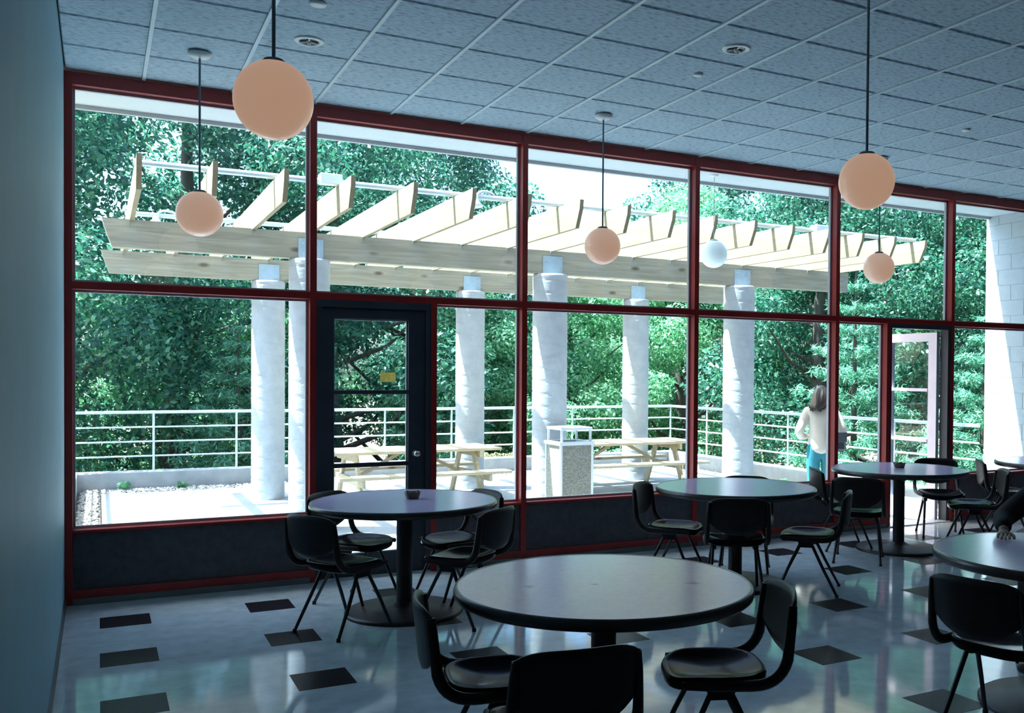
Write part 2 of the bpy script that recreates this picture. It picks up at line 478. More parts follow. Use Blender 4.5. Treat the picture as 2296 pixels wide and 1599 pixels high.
# closed dark door
d1 = thing('door_1', 'closed dark door with a tall glass panel and a yellow notice', 'door', kind='structure')
fx0, fx1 = 1.53, 2.475
fr = MB()
fr.box(fx0, fx0+.045, Y0+.005, Y1-.01, 0, ZT0); fr.box(fx1-.045, fx1, Y0+.005, Y1-.01, 0, ZT0)
fr.box(fx0+.045, fx1-.045, Y0+.005, Y1-.01, 2.215, ZT0)
fr.obj('door_frame', M['door_dark'], d1)
lx0, lx1 = fx0+.0452, fx1-.0452
gx0, gx1, gz0, gz1 = 1.672, 2.288, .20, 2.128
lf = MB()
lf.box(lx0, gx0, Y0+.03, Y0+.075, .01, 2.2148); lf.box(gx1, lx1, Y0+.03, Y0+.075, .01, 2.2148)
lf.box(gx0, gx1, Y0+.03, Y0+.075, .01, gz0); lf.box(gx0, gx1, Y0+.03, Y0+.075, gz1, 2.2148)
leaf = lf.obj('door_leaf', M['door_dark'], d1)
MB().box(gx0, gx1, Y0+.05, Y0+.056, gz0, gz1).obj('pane', M['glass'], leaf)
for z in (1.525, .926):
    MB().rbox(gx0, gx1, Y0+.022, Y0+.05, z-.018, z+.018, .004).obj('cross_bar', M['door_dark'], leaf)
gs = MB()
gs.box(gx0, gx0+.012, Y0+.057, Y0+.075, gz0, gz1); gs.box(gx1-.012, gx1, Y0+.057, Y0+.075, gz0, gz1); gs.box(gx0+.012, gx1-.012, Y0+.057, Y0+.075, gz1-.012, gz1)
gs.obj('glazing_stop', M['stop'], leaf)
kn = MB(); kn.lathe([(0, .07), (.022, .066), (.028, .05), (.024, .034), (.012, .028), (.012, .012), (.03, .008), (.03, 0)], 20)
kno = kn.obj('door_knob', M['chrome'], leaf); kno.location = (2.352, Y0+.028, 1.008); kno.rotation_euler = (R(90), 0, 0)
tag(kno, 'round satin chrome knob')
nt_ = MB().box(2.055, 2.183, Y0+.046, Y0+.049, 1.61, 1.69).obj('notice', M['paper'], leaf)
tag(nt_, 'small yellow paper notice stuck to the glass')

# open door, swung out
d2 = thing('door_2', 'pale door with glass panels standing open onto the terrace', 'door', kind='structure')
fr = MB()
fx0, fx1 = 7.73, 8.68
fr.box(fx0, fx0+.03, Y0+.005, Y1-.01, 0, ZT0); fr.box(fx1-.045, fx1, Y0+.005, Y1-.01, 0, ZT0); fr.box(fx0+.03, fx1-.045, Y0+.005, Y1-.01, 2.225, ZT0)
fr.obj('door_frame', M['door_dark'], d2)
lf = MB()                          # local: hinge edge at y=0, leaf runs outwards along y
W, TH = .86, .045
lf.box(0, TH, 0, .13, .01, 2.20); lf.box(0, TH, W-.13, W, .01, 2.20)
lf.box(0, TH, .13, W-.13, .01, .22); lf.box(0, TH, .13, W-.13, 2.10, 2.20)
leaf = lf.obj('door_leaf', M['door_white'], d2)
leaf.location = (8.575, Y1-.01, 0); leaf.rotation_euler = (0, 0, R(-1.5))
MB().box(.02, .026, .13, W-.13, .22, 2.10).obj('pane', M['glass'], leaf)
for z in (1.525, .926):
    MB().rbox(-.012, TH, .13, W-.13, z-.018, z+.018, .004).obj('cross_bar', M['door_white'], leaf)
for z in (.25, 1.1, 1.95):
    MB().tube([(TH, -.004, z-.05), (TH, -.004, z+.05)], .009, 10).obj('hinge', M['chrome'], leaf)
th = MB().box(7.73, 8.68, Y0-.02, Y1+.05, .0, .012)
th.obj('threshold', M['galv'], d2)
MB().box(1.53, 2.475, Y0-.02, Y1+.05, 0, .012).obj('threshold', M['galv'], d1)

# roof edge outside
so = MB().box(XL-5, 10.62, Y1+.02, 8.84, 3.83, 4.05).obj('trim_1', M['soffit'])  # left end drawn out past the view to block stray sun
tag(so, 'white underside of the roof overhang above the windows', 'soffit', kind='structure')
fa = MB().box(XL-5, 10.62, 8.84, 8.88, 3.795, 4.15).obj('trim_2', M['fascia'])
tag(fa, 'thin grey drip edge of the roof overhang', 'fascia', kind='structure')
rf = MB().box(XL-5, XR+.2, YB-.2, 8.84, 4.05, 4.2).obj('roof', M['fascia'])  # unseen slab added to keep sun out of the room
tag(rf, 'unseen flat roof slab added over the room to block sun', 'roof', kind='structure')

# white block wall outside
bw = MB().box(10.507, 10.75, Y1+.02, 8.90, T, 3.83).obj('wall_outside', M['mortar'])
tag(bw, 'white painted concrete block wall outside at the far right', 'wall', kind='structure')
bcache = {}
z = T
row = 0
YE = 8.91
while z < 3.82:
    h = min(.203, 3.83-z)
    y = YE+(.203 if row % 2 else 0)
    while y > Y1+.03:
        a, b = max(Y1+.02, y-.406), min(YE, y)
        k = (round(b-a, 3), round(h, 3))
        if k[0] > .03:
            if k not in bcache:
                bcache[k] = MB().rbox(-.005, .06, -k[0]/2+.002, k[0]/2-.002, .002, k[1]-.002, .003).mesh('block', M['block'])
            link('block', bcache[k], bw, (10.507, (a+b)/2, z))
        y -= .406
    z += .203; row += 1

# ------------------------------------------------------------------ terrace
sl = thing('terrace', 'sunlit concrete terrace paving outside the windows', 'terrace', kind='structure')
MB().box(-.45, 10.7, Y1+.02, 17.05, T-.3, T-.05).obj('base_slab', M['soil'], sl)
xe = [.03, 3.67, 6.72, 9.9]
yeg = [Y1+.02, 11.4, 14.45, 15.98]
for i in range(3):
    for j in range(3):
        MB().rbox(xe[i]+.004, xe[i+1]-.004, yeg[j]+.004, yeg[j+1]-.004, T-.06, T, .004).obj('paving_slab', M['slab'], sl)
# gravel beds along the curb
rng = np.random.default_rng(3)
def gravel(name, rects, n, label):
    area = [(r[1]-r[0])*(r[3]-r[2]) for r in rects]; tot = sum(area)
    octv = np.array([(1,0,0),(-1,0,0),(0,1,0),(0,-1,0),(0,0,.7),(0,0,-.7)])
    octf = np.array([(0,2,4),(2,1,4),(1,3,4),(3,0,4),(2,0,5),(1,2,5),(3,1,5),(0,3,5)])
    V = []; Fc = []; k = 0
    for r, a in zip(rects, area):
        for _ in range(int(n*a/tot)):
            s = rng.uniform(.014, .034); an = rng.uniform(0, 6.28)
            c = np.array([rng.uniform(r[0], r[1]), rng.uniform(r[2], r[3]), T-.035+rng.uniform(0, .02)])
            q = octv*s*rng.uniform(.7, 1.3, 3)
            q = np.stack([q[:,0]*math.cos(an)-q[:,1]*math.sin(an), q[:,0]*math.sin(an)+q[:,1]*math.cos(an), q[:,2]], 1)+c
            V.append(q); Fc.append(octf+6*k); k += 1
    V = np.concatenate(V); Fc = np.concatenate(Fc)
    o = link(name, tri_mesh(name, V, Fc, M['gravel']))
    return tag(o, label, 'gravel', kind='stuff')
def tri_mesh(name, V, Fc, m, smooth=False):
    n = Fc.shape[1]
    me = bpy.data.meshes.new(name)
    me.vertices.add(len(V)); me.vertices.foreach_set('co', V.astype(np.float32).ravel())
    me.loops.add(Fc.size); me.loops.foreach_set('vertex_index', Fc.astype(np.int32).ravel())
    me.polygons.add(len(Fc)); me.polygons.foreach_set('loop_start', np.arange(0, Fc.size, n, dtype=np.int32))
    me.update(calc_edges=True); me.validate()
    me.materials.append(m)
    return me
gravel('gravel_bed', [(-.245, -.01, 9.2, 16.64)], 1700, 'narrow gravel strip at the left edge of the paving')
gravel('gravel_bed', [(.03, 9.86, 16.02, 16.65)], 5600, 'gravel strip along the back curb behind the paving')
gravel('gravel_bed', [(9.94, 10.25, 9.0, 16.64)], 2300, 'gravel strip along the right curb')
cu = thing('wall_curb', 'low concrete curb wall under the railing', 'curb', kind='structure')
ZK = .09
MB().rbox(-.42, 10.62, 16.70, 17.0, T-.3, ZK, .012).obj('curb_length', M['curb'], cu)
MB().rbox(-.50, -.29, 8.9, 16.70, T-.3, ZK, .012).obj('curb_length', M['curb'], cu)
MB().rbox(10.30, 10.60, 8.93, 16.70, T-.3, ZK, .012).obj('curb_length', M['curb'], cu)

# railing
rl = thing('metal_railing', 'pale metal pipe railing along the terrace edge', 'railing', (0, 0, 0))
zr = [1.02, .785, .555, .325]
YR, XRR, XRL = 16.86, 10.46, -.38
for k, z in enumerate(zr):
    r = .026 if k == 0 else .014
    nm = 'top_rail' if k == 0 else 'mid_rail'
    MB().tube([(XRL, YR, z), (XRR, YR, z)], r, 12).obj(nm, M['galv'], rl)
    MB().tube([(XRL, YR, z), (XRL, 9.0, z)], r, 12).obj(nm, M['galv'], rl)
    MB().tube([(XRR, YR, z), (XRR, 8.95, z)], r, 12).obj(nm, M['galv'], rl)
post = MB().tube([(0, 0, ZK-.02), (0, 0, 1.02)], .018, 12).lathe([(.04, ZK), (.04, ZK+.008), (.018, ZK+.01)], 14).mesh('post', M['galv'])
for k in range(9):
    x = .77+1.236*k
    if x < XRR-.4: link('post', post, rl, (x, YR, 0))
for k in range(6):
    link('post', post, rl, (XRR, YR-1.25*k-(.0 if k == 0 else .1), 0))
for k in range(6):
    link('post', post, rl, (XRL, YR-1.25*k, 0))

# ------------------------------------------------------------------ concrete columns
CXS, CYS = [2.145, 5.2, 8.235], [11.4, 14.45]
ZCT = 2.98
def column_mesh():
    Rr, seg, pitch = .2285, 48, .165
    H = ZCT-T
    n = int(H/.0165)
    V = []; Fc = []
    for i in range(n+1):
        z = H*i/n
        for k in range(seg):
            a = 2*math.pi*k/seg
            ph = ((z/pitch)+k/seg) % 1.0
            r = Rr-(.006 if ph < .10 else 0)
            if i == n: r -= .012
            V.append((r*math.cos(a), r*math.sin(a), z))
    for i in range(n):
        for k in range(seg):
            k2 = (k+1) % seg
            Fc.append((i*seg+k, i*seg+k2, (i+1)*seg+k2, (i+1)*seg+k))
    mb = MB(); mb.add(V, Fc, True); mb.add(V[-seg:], [tuple(range(seg))])
    return mb.mesh('concrete_column', M['concrete'])
colme = column_mesh()
clab = {(0, 0): 'round pale concrete column just left of the closed dark door, front row', (1, 0): 'round concrete column right behind the trash bin',
        (2, 0): 'rightmost concrete column of the front row, left of the standing person', (0, 1): 'leftmost round concrete column on the sunny paving, back row',
        (1, 1): 'concrete column behind the end of the left picnic table', (2, 1): 'concrete column behind the right picnic table'}
for j, y in enumerate(CYS):
    for i, x in enumerate(CXS):
        o = link('concrete_column', colme, None, (x, y, T))
        o.rotation_euler = (0, 0, R(37*(i+3*j)))
        tag(o, clab[i, j], 'column', 'round concrete pergola columns')

# ------------------------------------------------------------------ pergola
pg = thing('pergola', 'wooden pergola of slanted-end rafters on two long beams', 'pergola', (0, 0, 0))
ZB0, ZB1, ZR0, ZR1 = 2.985, 3.285, 3.275, 3.57
for y in CYS:
    bx0, bx1 = .03, 10.27
    poly = [(bx0, ZB1), (bx0+.02, ZB1-.08), (bx0+.095, ZB0), (bx1-.03, ZB0), (bx1, ZB1-.04), (bx1, ZB1)]
    MB().prism(poly, 1, y-.07, y+.07).obj('beam', M['beam'], pg)
    for x in CXS:
        b = MB()
        b.box(x-.14, x+.14, y-.078, y-.0705, ZCT+.002, ZCT+.235); b.box(x-.14, x+.14, y+.0705, y+.078, ZCT+.002, ZCT+.235)
        b.box(x-.14, x+.14, y-.0705, y+.0705, ZCT, ZCT+.005)
        br = b.obj('steel_bracket', M['plate'], pg)
        for dx in (-.09, .09):
            for dz in (.06, .18):
                MB().tube([(x+dx, y-.09, ZCT+dz), (x+dx, y-.07, ZCT+dz)], .009, 8).obj('bolt', M['galv'], br)
ya, yb = 9.23, 16.03
rpoly = [(ya, ZR1), (ya+.015, ZR1-.10), (ya+.115, ZR0), (yb-.115, ZR0), (yb-.015, ZR1-.10), (yb, ZR1)]
rme = MB().prism(rpoly, 0, -.022, .022).mesh('rafter', M['rafter'])
clip = MB().box(-.0245, -.0222, -.025, .03, ZR0+.01, ZR0+.11).box(-.0245, -.0222, -.078, -.025, ZR0-.06, ZR0+.05).mesh('rafter_clip', M['plate'])
RX = [.31+.6105*k for k in range(17)]
for x in RX:
    ra = link('rafter', rme, pg, (x, max(0, x-4.5)*.06, 0))
    for y in CYS:
        link('rafter_clip', clip, ra, (0, y-max(0, x-4.5)*.06, 0))

def conduit(y, label, lamps, boxes):
    c = thing('electrical_conduit', label, 'conduit', (0, 0, 0))
    z = ZR1+.031
    MB().tube([(.28, y, z), (RX[-1]+.05, y, z)], .03, 12).obj('pipe', M['galv'], c)
    for x in boxes:
        MB().rbox(x-.11, x+.11, y-.06, y+.06, z-.03, z+.075, .008).obj('junction_box', M['fixture_white'], c)
    for x in lamps:
        MB().tube([(x+.22, y, z+.03)]+arc((x+.2, y, z+.045), (x+.05, y-.01, z+.1), (x, y-.02, z-.02), 6), .016, 10).obj('lamp_arm', M['galv'], c)
        MB().lathe([(.0, -.13), (.05, -.125), (.085, -.11), (.09, -.10), (.045, -.06), (.03, -.0)], 18, (x, y-.02, z)).obj('lamp_head', M['fixture_white'], c)
    return c
conduit(9.83, 'pale conduit pipe across the near rafter ends of the pergola', [3.58], [2.05, 8.4])
conduit(13.06, 'pale conduit pipe across the middle of the pergola rafters', [.62], [1.75])
og = thing('outdoor_globe_lamp', 'white opal globe lamp hanging outside under the roof edge', 'lamp', (5.80, 8.50, 3.83))
zo, ro_ = 2.983-3.83, .147
MB().lathe([(ro_*math.cos(a), ro_*math.sin(a)) for a in [R(t) for t in range(-90, 76, 6)]], 36, (0, 0, zo)).obj('globe', M['opal_out'], og)
MB().lathe([(.042, zo+ro_*.96), (.044, zo+ro_), (.02, zo+ro_+.012), (.006, zo+ro_+.016)], 18).obj('neck', M['galv'], og)
MB().tube([(0, 0, zo+ro_+.01), (0, 0, -.012)], .0045, 8).obj('stem', M['galv'], og)
MB().lathe([(.008, -.02), (.04, -.016), (.05, -.001)], 18).obj('canopy', M['fixture_white'], og)

# ------------------------------------------------------------------ trash bin
tb = thing('trash_bin', 'square stone-chip trash bin with white metal hood', 'trash bin', (4.945, 10.51, T))
w, hb = .455, .985
for (x0, x1, y0, y1) in ((.03, w-.03, .008, .03), (.03, w-.03, w-.03, w-.008), (.008, .03, .03, w-.03), (w-.03, w-.008, .03, w-.03)):
    MB().box(x0, x1, y0, y1, .03, hb-.03).obj('panel', M['aggregate'], tb)
for (x, y) in ((0, 0), (w-.03, 0), (0, w-.03), (w-.03, w-.03)):
    MB().rbox(x, x+.03, y, y+.03, 0, hb-.03, .003).obj('corner_post', M['bin_white'], tb)
c = MB(); c.box(-.012, w+.012, -.012, .05, hb-.03, hb+.012); c.box(-.012, w+.012, w-.05, w+.012, hb-.03, hb+.012)
c.box(-.012, .05, .05, w-.05, hb-.03, hb+.012); c.box(w-.05, w+.012, .05, w-.05, hb-.03, hb+.012)
c.obj('collar', M['bin_white'], tb)
MB().box(.05, w-.05, .05, w-.05, hb-.10, hb-.03).obj('liner', M['bin_dark'], tb)
for (x, y) in ((.02, .02), (w-.045, .02), (.02, w-.045), (w-.045, w-.045)):
    MB().box(x, x+.025, y, y+.025, hb+.012, hb+.155).obj('hood_post', M['bin_white'], tb)
MB().rbox(.01, w-.01, .01, w-.01, hb+.155, hb+.19, .006).obj('hood_top', M['bin_white'], tb)

# ------------------------------------------------------------------ picnic tables
def picnic(loc, rz, L, label):
    t = thing('picnic_table', label, 'picnic table', loc, rz, 'wooden picnic tables on the terrace')
    Hh = .76; wd = .90; nb = 5; bwid = wd/nb
    for k in range(nb):
        y0 = -wd/2+k*bwid
        MB().rbox(-L/2, L/2, y0+.004, y0+bwid-.004, Hh-.04, Hh, .004).obj('top_board', M['picnic'], t)
    for s in (-1, 1):
        for k in range(2):
            y0 = s*.66+(k-1)*.14
            MB().rbox(-L/2, L/2, y0+.003, y0+.137, .415, .455, .004).obj('bench_board', M['picnic'], t)
    for sx in (-1, 1):
        x = sx*(L/2-.36)
        for s in (-1, 1):
            b = MB()
            p0, p1 = (s*.26, Hh-.05), (s*.60, 0)
            hw = .055
            poly = [(p0[0]-hw, p0[1]), (p0[0]+hw, p0[1]), (p1[0]+hw, p1[1]), (p1[0]-hw, p1[1])]
            b.prism(poly, 0, x-.02, x+.02).obj('leg', M['picnic'], t)
        MB().box(x+.021*sx, x+.06*sx, -.79, .79, .315, .412).obj('bench_support', M['picnic'], t)
        MB().box(x+.021*sx, x+.06*sx, -.44, .44, Hh-.135, Hh-.042).obj('top_cleat', M['picnic'], t)
        poly = [(sx*.12-.05, Hh-.045), (sx*.12+.05, Hh-.045), (x-sx*.0+.05, .33), (x-.05, .33)]
        MB().prism(poly, 1, -.02, .02).obj('brace', M['picnic'], t)
    return t
picnic((3.90, 13.30, T), R(3), 2.44, 'wooden picnic table seen partly through the closed dark door')
picnic((7.33, 13.38, T), R(0), 2.44, 'wooden picnic table to the right of the trash bin')

# ------------------------------------------------------------------ pendant globes and ceiling fittings
def pendant(x, y, label):
    t = thing('pendant_lamp', label, 'lamp', (x, y, ZC-.006), 0, 'globe pendants in two rows')
    zc = 2.747-ZC+.006
    r = .149
    MB().lathe([(r*math.cos(a), r*1.02*math.sin(a)) for a in [R(q) for q in range(-90, 72, 6)]], 40, (0, 0, zc)).obj('globe', M['opal'], t)
    MB().lathe([(.042, zc+r*.96), (.044, zc+r*1.0), (.036, zc+r+.008), (.010, zc+r+.014)], 20).obj('neck', M['dark_metal'], t)
    MB().tube([(0, 0, zc+r+.01), (0, 0, -.02)], .0072, 8).obj('stem', M['dark_metal'], t)
    MB().lathe([(.012, -.035), (.05, -.03), (.075, -.012), (.075, 0)], 24).obj('canopy', M['fixture_white'], t)
    return t
pendant(.597, 3.90, 'large-looking warm globe pendant nearest the left wall, front row')
pendant(3.655, 3.90, 'warm globe pendant at the upper right, front row')
pendant(.597, 6.98, 'leftmost pinkish globe pendant by the window, hanging before the beams')
pendant(3.655, 6.98, 'pinkish globe pendant by the window in the middle of the room')
pendant(6.715, 6.98, 'small pinkish globe pendant by the window on the right')
def downlight(x, y, label):
    t = thing('recessed_downlight', label, 'ceiling light', (x, y, ZC), 0, 'recessed downlights')
    MB().lathe([(.062, .004), (.066, -.008), (.088, -.006), (.094, .0), (.094, .004)], 32, closed_ends=False).obj('trim_ring', M['fixture_white'], t)
    MB().lathe([(.063, .003), (.03, .0015), (.0, .001)], 28, closed_ends=False).obj('reflector', M['fixture_dark'], t)
    for k in range(3):
        a = R(20+120*k)
        MB().tube([(.0, 0, -.004), (.06*math.cos(a), .06*math.sin(a), -.004)], .006, 6).obj('spoke', M['fixture_white'], t)
    MB().lathe([(0, -.022), (.014, -.018), (.016, -.004), (.016, .0)], 14).obj('bulb', M['fixture_white'], t)
downlight(1.194, 6.381, 'recessed round downlight above the left window')
downlight(3.667, 5.135, 'recessed round downlight in the middle of the ceiling')
def disc(x, y, r, label):
    o = MB().lathe([(.0, -.014), (r*.6, -.013), (r*.95, -.008), (r, -.003), (r, .002)], 24).obj('smoke_detector', M['fixture_white'], None, (x, y, ZC-.001))
    tag(o, label, 'detector', 'small white discs on the ceiling')
disc(1.118, 5.708, .05, 'small white ceiling disc at the top edge, left of centre')
disc(3.743, 5.703, .036, 'small white ceiling disc below the middle downlight')
disc(6.589, 5.82, .036, 'faint small white ceiling disc at the right')

# ------------------------------------------------------------------ round tables
ZTAB = .79
RT_ = .64
def stained_laminate():
    m = M['laminate'].copy(); m.name = 'stained_laminate'
    nt = m.node_tree
    b = [n for n in nt.nodes if n.type == 'BSDF_PRINCIPLED'][0]
    src = b.inputs['Base Color'].links[0].from_socket
    vec = coords(nt)
    for (x, y, r) in ((.335, -.19, .035), (-.325, .06, .035), (-.06, -.02, .02)):
        vm = nt.nodes.new('ShaderNodeVectorMath'); vm.operation = 'DISTANCE'
        vm.inputs[1].default_value = (x, y, ZTAB)
        nz = noise(nt, vec, 30, 3)
        ad = nt.nodes.new('ShaderNodeMath'); ad.operation = 'MULTIPLY_ADD'; ad.inputs[1].default_value = .08; ad.inputs[2].default_value = -.04
        nt.links.new(nz.outputs['Fac'], ad.inputs[0])
        nt.links.new(vec, vm.inputs[0])
        su = nt.nodes.new('ShaderNodeMath'); su.operation = 'ADD'
        nt.links.new(vm.outputs['Value'], su.inputs[0]); nt.links.new(ad.outputs['Value'], su.inputs[1])
        rp = ramp(nt, [(r*.4, (.75, .75, .75)), (r, (0, 0, 0))])
        nt.links.new(su.outputs['Value'], rp.inputs['Fac'])
        mx = nt.nodes.new('ShaderNodeMixRGB'); mx.inputs['Color2'].default_value = (.13, .06, .06, 1)
        nt.links.new(rp.outputs['Color'], mx.inputs['Fac']); nt.links.new(src, mx.inputs['Color1'])
        src = mx.outputs['Color']
    nt.links.new(src, b.inputs['Base Color'])
    return m
def table_proto():
    t = thing('round_table', 'x', 'table', (0, 0, 0), 0, 'round cafeteria tables')
    MB().lathe([(RT_-.012, ZTAB-.03), (RT_-.012, ZTAB)], 72, smooth=False).obj('table_top', M['laminate'], t)
    MB().lathe([(RT_-.0125, ZTAB-.045), (RT_-.004, ZTAB-.047), (RT_+.004, ZTAB-.04), (RT_+.007, ZTAB-.022), (RT_+.004, ZTAB-.006), (RT_-.004, ZTAB+.002), (RT_-.0125, ZTAB+.001)], 72, closed_ends=False).obj('edge_band', M['edge'], t)
    MB().lathe([(.055, .03), (.055, ZTAB-.045)], 28).obj('pedestal_column', M['pedestal'], t)
    MB().lathe([(.41, 0), (.41, .016), (.39, .028), (.12, .048), (.085, .06), (.06, .075)], 48).obj('base_disc', M['pedestal'], t)
    MB().lathe([(.06, ZTAB-.12), (.19, ZTAB-.045), (.19, ZTAB-.031)], 28).obj('top_support', M['pedestal'], t)
    return t
TAB = [(1.926, 3.640), (1.895, 6.60), (4.517, 6.275), (6.853, 6.815), (4.36, 3.18), (8.97, 6.62)]
tlab = ['large bare round table with faint stains, nearest the camera', 'round table with an ashtray in front of the closed dark door',
        'bare round table in the middle, before the fourth window', 'round table with an ashtray before the open door',
        'round table cut off by the right edge, with a person leaning on it', 'far round table at the right edge before the white block wall']
tp = table_proto()
tables = []
for i, (x, y) in enumerate(TAB):
    t = tp if i == 0 else copy_tree(tp)
    t.location = (x, y, 0); t['label'] = tlab[i]
    tables.append(t)
top0 = [c for c in tables[0].children if c.name.startswith('table_top')][0]
top0.data = top0.data.copy(); top0.data.materials[0] = stained_laminate()
def ashtray(x, y, label):
    t = thing('ashtray', label, 'ashtray', (x, y, ZTAB+.0005), 0, 'small brown ashtrays')
    MB().lathe([(.046, 0), (.058, .04), (.060, .048), (.052, .048), (.044, .014), (0, .012)], 24).obj('bowl', M['ash'], t)
    nn = MB()
    for k in range(4):
        a = R(90*k+30)
        nn.lathe([(.012, .046), (.012, .052), (.006, .053)], 8, (.054*math.cos(a), .054*math.sin(a), 0))
    nn.obj('rim_rests', M['ash'], t)
ashtray(1.97, 6.66, 'small brown ashtray on the table by the closed dark door')
ashtray(6.90, 6.86, 'small brown ashtray on the table before the open door')

# ------------------------------------------------------------------ chairs
def chair_proto():
    t = thing('cafeteria_chair', 'x', 'chair', (0, 0, 0), 0, 'dark cafeteria chairs')
    # seat pad
    seg = 44
    def ring(s, z, dip=0):
        out = []
        for k in range(seg):
            a = 2*math.pi*k/seg
            c, si = math.cos(a), math.sin(a)
            n = 3.0
            rr = (abs(c)**n+abs(si)**n)**(-1/n)
            x, y = .222*s*rr*c, .215*s*rr*si
            zz = z
            if y > .08: zz -= (y-.08)**2*1.6           # waterfall front
            if dip: zz -= 0
            out.append((x, y-.0, zz))
        return out
    rows = [(.02, .428), (.2, .4295), (.4, .434), (.58, .442), (.74, .452), (.86, .462), (.94, .469), (.98, .468), (1.0, .460), (1.0, .446), (.985, .430), (.94, .418), (.80, .408), (.02, .408)]
    vs = []; fs = []
    for s, z in rows: vs += ring(s, z)
    for i in range(len(rows)-1):
        for k in range(seg):
            k2 = (k+1) % seg
            fs.append((i*seg+k, (i+1)*seg+k, (i+1)*seg+k2, i*seg+k2))
    sb = MB(); sb.add(vs, fs, True); sb.add(vs[:seg], [tuple(range(seg))]); sb.add(vs[-seg:], [tuple(range(seg-1, -1, -1))])
    sb.obj('seat', M['chair_seat'], t)
    # side frames: run under the seat edge and rise as back uprights
    for s in (-1, 1):
        pts = [(s*.205, .17, .436), (s*.225, .05, .437), (s*.228, -.10, .437)]
        pts += arc((s*.228, -.12, .437), (s*.228, -.235, .437), (s*.226, -.262, .54), 7)
        pts += [(s*.223, -.272, .62), (s*.218, -.280, .69), (s*.213, -.286, .755)]
        MB().tube(pts, [.013, .016]+[.019]*9+[.017]*(len(pts)-12)+[.014], 10, flat=1.25).obj('side_frame', M['chair_shell'], t)
    # shield shaped back
    nu, nv = 16, 9
    def bp(u, v, off):
        zb = .515+.10*abs(u)**2.6
        zt = .792-.035*abs(u)**5
        z = zb+(zt-zb)*v
        y = -.262-(z-.54)*.11-.045*(1-u*u)+off
        return (.222*u, y, z)
    vs = []; fs = []
    for off in (.011, -.011):
        for j in range(nv+1):
            for i in range(nu+1):
                e = 0 if (j in (0, nv) or i in (0, nu)) else 1
                vs.append(bp(-1+2*i/nu, j/nv, off*(.45+.55*e)))
    N = (nu+1)*(nv+1)
    for j in range(nv):
        for i in range(nu):
            a = j*(nu+1)+i
            fs.append((a+1, a, a+nu+1, a+nu+2)); fs.append((N+a, N+a+1, N+a+nu+2, N+a+nu+1))
    rim = [i for i in range(nu)]+[j*(nu+1)+nu for j in range(nv)]+[nv*(nu+1)+i for i in range(nu, 0, -1)]+[j*(nu+1) for j in range(nv, 0, -1)]
    for q in range(len(rim)):
        a, b = rim[q], rim[(q+1) % len(rim)]
        fs.append((a, b, N+b, N+a))
    MB().add(vs, fs, True).obj('backrest', M['chair_shell'], t)
    for s in (-1, 1):
        poly = [(-.075, .438), (.075, .438), (.045, .365), (-.045, .365)]
        MB().prism(poly, 0, s*.16-.018, s*.16+.018).obj('leg_bracket', M['chair_shell'], t)
        for e in (-1, 1):
            foot = (s*.205, e*.225-.01, .012)
            lg = MB().tube([(s*.162, e*.03, .415), (s*.185, e*.13, .21), foot], [.0125, .012, .0105], 10).obj('leg', M['chair_leg'], t)
            MB().lathe([(.014, 0), (.014, .018), (.011, .024)], 10, (foot[0], foot[1], 0)).obj('foot_glide', M['chair_leg'], lg)
    return t
cp = chair_proto()
CH = [ # x, y, heading vector, label
 (1.44, 3.66, (.96, -.22), 'dark chair at the left of the nearest table, back seen edge-on'),
 (1.44, 3.11, (.14, .99), 'dark chair in the foreground seen from behind at the nearest table'),
 (2.30, 3.35, (-.92, .38), 'dark chair with a glossy seat at the right of the nearest table'),
 (1.42, 6.33, (.87, .49), 'dark chair on the left of the table by the closed dark door, legs splayed'),
 (1.68, 7.04, (.60, -.80), 'chair between the closed dark door and its table, seat lit by the terrace'),
 (2.33, 6.82, (-.97, -.22), 'chair on the window side right of the table by the closed dark door'),
 (2.17, 6.20, (-.62, .78), 'chair on the near right of the table by the closed dark door'),
 (4.15, 6.60, (.66, -.75), 'chair left of the middle table, back showing above the sill'),
 (4.26, 5.93, (.50, .87), 'chair at the near left of the middle table, seen from behind'),
 (4.90, 5.84, (-.72, .69), 'chair right of the middle table, pale floor reflection beside its legs'),
 (4.86, 6.62, (-.62, -.78), 'chair behind the middle table, on its window side'),
 (6.42, 7.10, (.90, -.43), 'chair left of the table before the open door, by the window post'),
 (6.12, 6.58, (.72, .69), 'chair at the near left of the table before the open door'),
 (7.86, 7.22, (-.6, -.8), 'chair behind the table before the open door, back above the table top'),
 (7.50, 6.50, (-.80, .60), 'chair at the near right of the table before the open door'),
 (8.68, 7.02, (.76, -.65), 'chair left of the far right table, back outlined against the white wall'),
 (3.75, 3.04, (.975, .22), 'dark chair seen from behind at the lower right edge of the picture'),
 (5.06, 3.70, (-.88, -.47), 'chair under the seated person at the right edge'),
]
for i, (x, y, h, lb) in enumerate(CH):
    c = cp if i == 0 else copy_tree(cp)
    c.location = (x, y, 0); c.rotation_euler = (0, 0, math.atan2(-h[0], h[1])); c['label'] = lb

